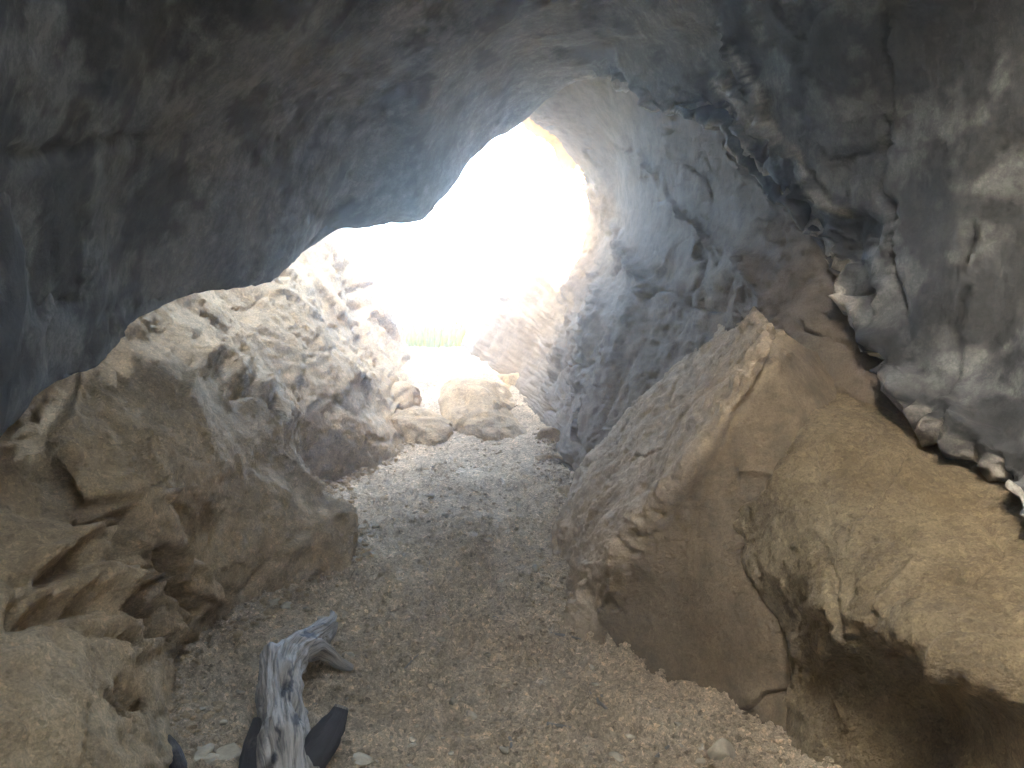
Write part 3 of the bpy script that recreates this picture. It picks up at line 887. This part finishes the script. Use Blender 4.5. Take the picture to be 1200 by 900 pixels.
def bank(name, line, n, smax, seed, mat):
    r = np.random.default_rng(seed)
    pts = np.array([on_floor(*p)[:2] for p in line])
    seg = np.linalg.norm(np.diff(pts, axis=0), axis=1); cum = np.concatenate([[0], np.cumsum(seg)])
    t = r.uniform(0, cum[-1], n)
    x = np.interp(t, cum, pts[:, 0]) + r.normal(0, 0.09, n); y = np.interp(t, cum, pts[:, 1]) + r.normal(0, 0.09, n)
    z = floor_z(x, y, True)
    sz = 0.005 + (smax - 0.005) * r.random(n) ** 3.5
    v0 = [rock_verts(1, 180 + k, 0.4, 6) for k in range(6)]
    V, Fc, off = [], [], 0
    for k in range(n):
        vv, ff = v0[k % 6]
        a = r.uniform(0, 6.28); ca, sa = math.cos(a), math.sin(a)
        w = vv * sz[k] * np.array((r.uniform(.8, 1.4), r.uniform(.8, 1.2), r.uniform(.5, .95)))
        V.append(np.stack([w[:, 0] * ca - w[:, 1] * sa, w[:, 0] * sa + w[:, 1] * ca, w[:, 2]], 1) + (x[k], y[k], z[k] + sz[k] * 0.25))
        Fc.append(ff + off); off += len(w)
    return np_mesh(name, np.concatenate(V), np.concatenate(Fc), mat, smooth=False)
o = bank('rubble', [(225,880),(190,800),(235,740),(320,705),(405,655),(400,610),(385,575),(470,525),(485,505)], 1500, 0.038, 12, M['sand'])
tag(o, 'small sandstone rubble crumbled along the foot of the left wall', 'rubble', kind='stuff')
o = bank('rubble', [(905,895),(830,838),(750,780),(668,735),(652,690),(655,640),(665,590),(650,540),(640,505)], 1500, 0.034, 13, M['floor'])
tag(o, 'small rubble crumbled along the foot of the buttress and right wall', 'rubble', kind='stuff')
o = crumbs('earth_crumbs', 15000, 0.004, 0.024, 9, M['floor'])
tag(o, 'loose crumbs of dry earth strewn over the cave floor', 'earth', kind='stuff')

# ------------------------------------------------------------------ wood
def wood_mat(name, pale, dark, char):
    m, nt, b = new_mat(name)
    uv = nt.nodes.new('ShaderNodeUVMap').outputs[0]
    mp = nt.nodes.new('ShaderNodeMapping')
    mp.inputs['Scale'].default_value = (7, 1.6, 1)
    nt.links.new(uv, mp.inputs[0])
    n1 = noise_node(nt, mp.outputs[0], 4.0, 8, 0.7, 0.5)
    pos = nt.nodes.new('ShaderNodeTexCoord').outputs['Object']
    n2 = noise_node(nt, pos, 9.0, 5, 0.6, 0.4)
    c = ramp(nt, n1, [(0.36, dark), (0.56, pale)])
    at = nt.nodes.new('ShaderNodeAttribute'); at.attribute_name = 'burnt_or_hole'
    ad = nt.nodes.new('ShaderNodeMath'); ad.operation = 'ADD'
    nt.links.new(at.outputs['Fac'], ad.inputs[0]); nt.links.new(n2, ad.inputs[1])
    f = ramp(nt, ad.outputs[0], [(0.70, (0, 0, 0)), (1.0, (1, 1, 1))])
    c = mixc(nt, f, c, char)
    nt.links.new(c, b.inputs['Base Color'])
    b.inputs['Roughness'].default_value = 0.7
    bp = nt.nodes.new('ShaderNodeBump'); bp.inputs['Distance'].default_value = 0.012; bp.inputs['Strength'].default_value = 1.0
    nt.links.new(n1, bp.inputs['Height']); nt.links.new(bp.outputs[0], b.inputs['Normal'])
    return m
M['wood'] = wood_mat('weathered_wood', (0.36, 0.31, 0.235), (0.09, 0.075, 0.055), (0.028, 0.023, 0.019))

def limb(name, path, rad, mat, burnt_or_hole=0.0, nseg=120, nring=48, seed=0, flat=1.0, groove=0.10, knots=(), burn_hole_fn=None, cap=True, twist=0.6):
    """a gnarled limb: path points, radii, fluted along its length"""
    pa = np.array(path, float); ra = np.array(rad, float)
    t = np.linspace(0, len(pa) - 1, nseg)
    C = _cr(pa[:, None, :], t)[:, 0]; R = _cr(ra[:, None, None], t)[:, 0, 0]
    T = np.gradient(C, axis=0); T /= np.linalg.norm(T, axis=1)[:, None]
    up = np.array((0.05, 0.1, 1.0))
    A = np.cross(T, up); A /= np.linalg.norm(A, axis=1)[:, None]
    Bv = np.cross(A, T)
    ang = np.linspace(0, 2 * math.pi, nring, endpoint=False)
    L = np.concatenate([[0], np.cumsum(np.linalg.norm(np.diff(C, axis=0), axis=1))])
    AN, LL = np.meshgrid(ang, L)
    tw = AN + twist * LL
    q = np.stack([np.cos(tw).ravel() * 2.2, np.sin(tw).ravel() * 2.2, LL.ravel() * 1.6], 1)
    g = groove * (ridged(q * 1.2, 3, seed + 1) - 0.7) + 0.5 * fbm(np.stack([np.cos(AN).ravel(), np.sin(AN).ravel(), LL.ravel() * 5], 1), 3, seed + 2) * 0.5
    rr = R[:, None] * (1 + g.reshape(AN.shape))
    for (ka, kl, kw, kd) in knots:                       # hollows and swellings
        da = np.abs((AN - ka + math.pi) % (2 * math.pi) - math.pi) * R[:, None]
        dist = np.sqrt(da ** 2 + (0.6 * (LL - kl)) ** 2)
        rr = rr + kd * np.exp(-(dist / kw) ** 2)
    V = C[:, None] + rr[..., None] * (np.cos(AN)[..., None] * A[:, None] + flat * np.sin(AN)[..., None] * Bv[:, None])
    idx = np.arange(nseg * nring).reshape(nseg, nring)
    a, b_, c, d_ = idx[:-1], np.roll(idx[:-1], -1, 1), np.roll(idx[1:], -1, 1), idx[1:]
    q = np.stack([a, b_, c, d_], -1).reshape(-1, 4)
    v = V.reshape(-1, 3)
    if cap:
        v = np.concatenate([v, C[:1] - T[:1] * R[0] * 0.1, C[-1:] + T[-1:] * R[-1] * 0.15])
        e0, e1 = len(v) - 2, len(v) - 1
        i0, i1 = idx[0], idx[-1]
        q = np.concatenate([q, np.stack([np.full(nring // 2, e0), i0[2::2].tolist() + [i0[0]], i0[1::2], i0[0::2]], 1),
                            np.stack([np.full(nring // 2, e1), i1[0::2], i1[1::2], i1[2::2].tolist() + [i1[0]]], 1)])
    o = np_mesh(name, v, q, mat)
    me = o.data
    uv = me.uv_layers.new(name='UVMap')
    li = np.zeros(len(me.loops), np.int32); me.loops.foreach_get('vertex_index', li)
    U = np.concatenate([(AN / (2 * math.pi)).ravel(), [0, 0]]) if cap else (AN / (2 * math.pi)).ravel()
    VV = np.concatenate([LL.ravel(), [L[0], L[-1]]]) if cap else LL.ravel()
    UVs = np.stack([np.abs(U - 0.5)[li] * 2, VV[li]], 1)
    uv.data.foreach_set('uv', UVs.astype(np.float32).ravel())
    at = me.attributes.new('burnt_or_hole', 'FLOAT', 'POINT')
    bv = np.full(len(v), burnt_or_hole, np.float32)
    if burn_hole_fn is not None:
        bv = burn_hole_fn(np.concatenate([AN.ravel(), [0, 0]]) if cap else AN.ravel(), VV, v).astype(np.float32)
    at.data.foreach_set('value', bv)
    return o

def thing(name, loc, label, cat, group=None):
    o = bpy.data.objects.new(name, None)
    COL.objects.link(o)
    o.location = loc
    o.empty_display_size = 0.1
    return tag(o, label, cat, group)

def attach(part, root):
    part.parent = root
    part.matrix_parent_inverse = root.matrix_world.inverted()
    if root.parent is None:
        from mathutils import Matrix
        part.matrix_parent_inverse = Matrix.Translation(root.location).inverted()
    return part

LX, LY, LZ = on_floor(350, 860)
log = thing('driftwood_log', (LX, LY, LZ), 'gnarled grey weathered driftwood log lying on the dirt floor', 'log')
DARK_MARKS = [(333,808,5,15), (349,841,8,7), (321,888,6,12), (362,743,13,3), (372,732,13,2.5), (341,800,3,30), (326,860,2.5,32)]  # shade of holes and slots put into the colour, with knot and stain
def dark_marks(a, l, v):
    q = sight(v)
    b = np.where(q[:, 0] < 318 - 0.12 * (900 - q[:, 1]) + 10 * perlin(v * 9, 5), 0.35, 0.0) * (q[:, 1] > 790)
    for (sx, sy, rx, ry) in DARK_MARKS:
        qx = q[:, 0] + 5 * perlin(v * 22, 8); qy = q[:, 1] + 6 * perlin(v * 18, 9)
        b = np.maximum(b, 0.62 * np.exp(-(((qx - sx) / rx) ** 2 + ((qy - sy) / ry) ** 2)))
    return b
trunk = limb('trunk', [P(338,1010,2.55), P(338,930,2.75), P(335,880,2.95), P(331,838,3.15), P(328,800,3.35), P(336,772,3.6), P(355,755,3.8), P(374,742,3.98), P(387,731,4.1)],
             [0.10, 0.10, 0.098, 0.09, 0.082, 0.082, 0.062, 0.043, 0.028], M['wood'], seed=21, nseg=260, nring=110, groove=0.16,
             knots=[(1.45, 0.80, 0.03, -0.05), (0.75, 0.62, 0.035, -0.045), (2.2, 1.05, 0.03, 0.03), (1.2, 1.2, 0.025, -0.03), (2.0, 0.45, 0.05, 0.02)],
             burn_hole_fn=dark_marks)
attach(trunk, log)
for k, (pth, rd) in enumerate([
    ([P(372,752,3.92), P(385,733,4.12), P(390,722,4.25), P(388,716,4.3)], [0.035, 0.03, 0.018, 0.006]),
    ([P(380,752,3.95), P(390,738,4.1), P(395,730,4.2)], [0.03, 0.02, 0.006]),
    ([P(352,765,3.7), P(362,750,3.9), P(378,732,4.1), P(386,724,4.2)], [0.05, 0.045, 0.03, 0.008])]):
    attach(limb('splinter', pth, rd, M['wood'], seed=30 + k, nseg=50, nring=28, groove=0.2), log)
attach(limb('branch', [P(350,770,3.68), P(368,760,3.8), P(384,766,3.86), P(398,777,3.9), P(412,783,3.94)], [0.05, 0.05, 0.036, 0.026, 0.017], M['wood'], seed=41, nseg=80, nring=40), log)
ch = attach(limb('branch', [P(330,940,2.8), P(352,910,2.85), P(372,882,2.9), P(387,854,2.97), P(396,838,3.02), P(400,828,3.04)], [0.05, 0.058, 0.056, 0.046, 0.033, 0.026], M['wood'], burnt_or_hole=0.6, seed=47, groove=0.24, nseg=90, nring=48,
          burn_hole_fn=lambda a, l, v: np.where(l > l.max() - 0.008, -0.6, 0.8)), log)
ch['label'] = 'charred black branch stub with a pale cut end'
bk = attach(limb('bark_slab', [P(290,960,2.7), P(296,905,2.85), P(299,870,2.95), P(301,842,3.02)], [0.05, 0.045, 0.032, 0.012], M['wood'], burnt_or_hole=0.6, seed=43, groove=0.25, nseg=60, nring=36), log)
bk['label'] = 'charred dark strip along the side of the trunk'

st = limb('charred_stump', [P(222,960,2.85), P(212,910,2.9), P(204,880,2.93), P(198,861,2.95)], [0.042, 0.036, 0.026, 0.004], M['wood'], burnt_or_hole=0.45, seed=51, nseg=60, nring=36, flat=0.6)
tag(st, 'pointed dark charred stump of wood standing by the left rock', 'stump')

TW = [((690,815),(716,838),'pale forked stick lying near the foot of the dark slab', .009),
      ((640,852),(672,857),'straight thin stick below the forked stick', .007),
      ((645,745),(682,752),'thin stick at the foot of the buttress crest', .007),
      ((598,868),(600,892),'short upright looking twig in the near floor', .006),
      ((770,892),(784,878),'short dark twig beside the round stone', .007),
      ((500,672),(506,655),'thin straw standing in the middle floor', .004),
      ((470,790),(490,770),'faint straw right of the driftwood', .004),
      ((560,720),(590,728),'long bleached straw in the middle of the floor', .004),
      ((705,818),(690,826),'crooked twig crossing the forked stick', .006)]
for k, (a, b_, lab, rd) in enumerate(TW):
    pa, pb = np.array(on_floor(*a)), np.array(on_floor(*b_))
    n = 5
    pts = [pa + (pb - pa) * t + np.array((r_.uniform(-1, 1), r_.uniform(-1, 1), 0)) * rd * 1.2 + (0, 0, rd * 0.9 + 0.008) for t in np.linspace(0, 1, n)]
    tw = limb('twig', pts, [rd, rd * .95, rd * .9, rd * .8, rd * .55], M['wood'], seed=70 + k, nseg=24, nring=10)
    tag(tw, lab, 'twig')

# ------------------------------------------------------------------ grass outside
def grass(name, n, xr, yr, hmin, hmax, seed, mat):
    r = np.random.default_rng(seed)
    x = r.uniform(*xr, n); y = r.uniform(*yr, n)
    cl = sstep(-0.25, 0.25, perlin(np.stack([x * 1.1, y * 1.1, 0 * x], 1), 60))
    z = np.interp(y, [11.8, 12.6, 14, 16, 20, 25, 90], [1.6, 1.95, 2.05, 2.3, 2.7, 2.9, 2.0]) - 0.05
    h = (hmin + (hmax - hmin) * r.random(n)) * (0.45 + 0.55 * cl)
    a = r.uniform(0, 6.28, n); lean = r.uniform(0.05, 0.45, n) * h; w = r.uniform(0.006, 0.014, n)
    dx, dy = np.cos(a), np.sin(a)
    b0 = np.stack([x - dy * w, y + dx * w, z], 1); b1 = np.stack([x + dy * w, y - dx * w, z], 1)
    m0 = np.stack([x + dx * lean * .35 - dy * w * .7, y + dy * lean * .35 + dx * w * .7, z + h * .6], 1)
    m1 = np.stack([x + dx * lean * .35 + dy * w * .7, y + dy * lean * .35 - dx * w * .7, z + h * .6], 1)
    tp = np.stack([x + dx * lean, y + dy * lean, z + h], 1)
    V = np.stack([b0, b1, m1, m0, tp], 1).reshape(-1, 3)
    k = np.arange(n) * 5
    F3 = np.concatenate([np.stack([k, k + 1, k + 2], 1), np.stack([k, k + 2, k + 3], 1), np.stack([k + 3, k + 2, k + 4], 1)])
    return np_mesh(name, V, F3, mat)
m, nt, b = new_mat('dry_grass')
pos = nt.nodes.new('ShaderNodeNewGeometry').outputs['Position']
nt.links.new(ramp(nt, noise_node(nt, pos, 4, 4), [(0.35, (0.17, 0.145, 0.001)), (0.65, (0.27, 0.205, 0.004))]), b.inputs['Base Color'])
b.inputs['Roughness'].default_value = 0.9
b.inputs['Specular IOR Level'].default_value = 0.0
M['grass'] = m
o = grass('grass', 26000, (-9, 5), (14.0, 25), 0.3, 1.0, 4, M['grass'])
tag(o, 'tall yellow green grass growing outside the cave mouth', 'grass', kind='stuff')

# ------------------------------------------------------------------ dusty air
def box_mesh(name, lo, hi):
    (x0, y0, z0), (x1, y1, z1) = lo, hi
    v = [(x0,y0,z0),(x1,y0,z0),(x1,y1,z0),(x0,y1,z0),(x0,y0,z1),(x1,y0,z1),(x1,y1,z1),(x0,y1,z1)]
    f = [(0,3,2,1),(4,5,6,7),(0,1,5,4),(1,2,6,5),(2,3,7,6),(3,0,4,7)]
    me = bpy.data.meshes.new(name); me.from_pydata(v, [], f)
    o = bpy.data.objects.new(name, me); COL.objects.link(o)
    return o
hz = box_mesh('haze', (-70, -8, -2), (70, 100, 11))
m = bpy.data.materials.new('dusty_air'); m.use_nodes = True
m.node_tree.nodes.clear()
out = m.node_tree.nodes.new('ShaderNodeOutputMaterial')
pv = m.node_tree.nodes.new('ShaderNodeVolumePrincipled')
pv.inputs['Color'].default_value = (0.86, 0.93, 1.0, 1)
pv.inputs['Density'].default_value = 0.015
pv.inputs['Anisotropy'].default_value = 0.8
m.node_tree.links.new(pv.outputs[0], out.inputs['Volume'])
hz.data.materials.append(m)
tag(hz, 'thin dusty air glowing in the light of the cave mouth', 'haze', kind='stuff')
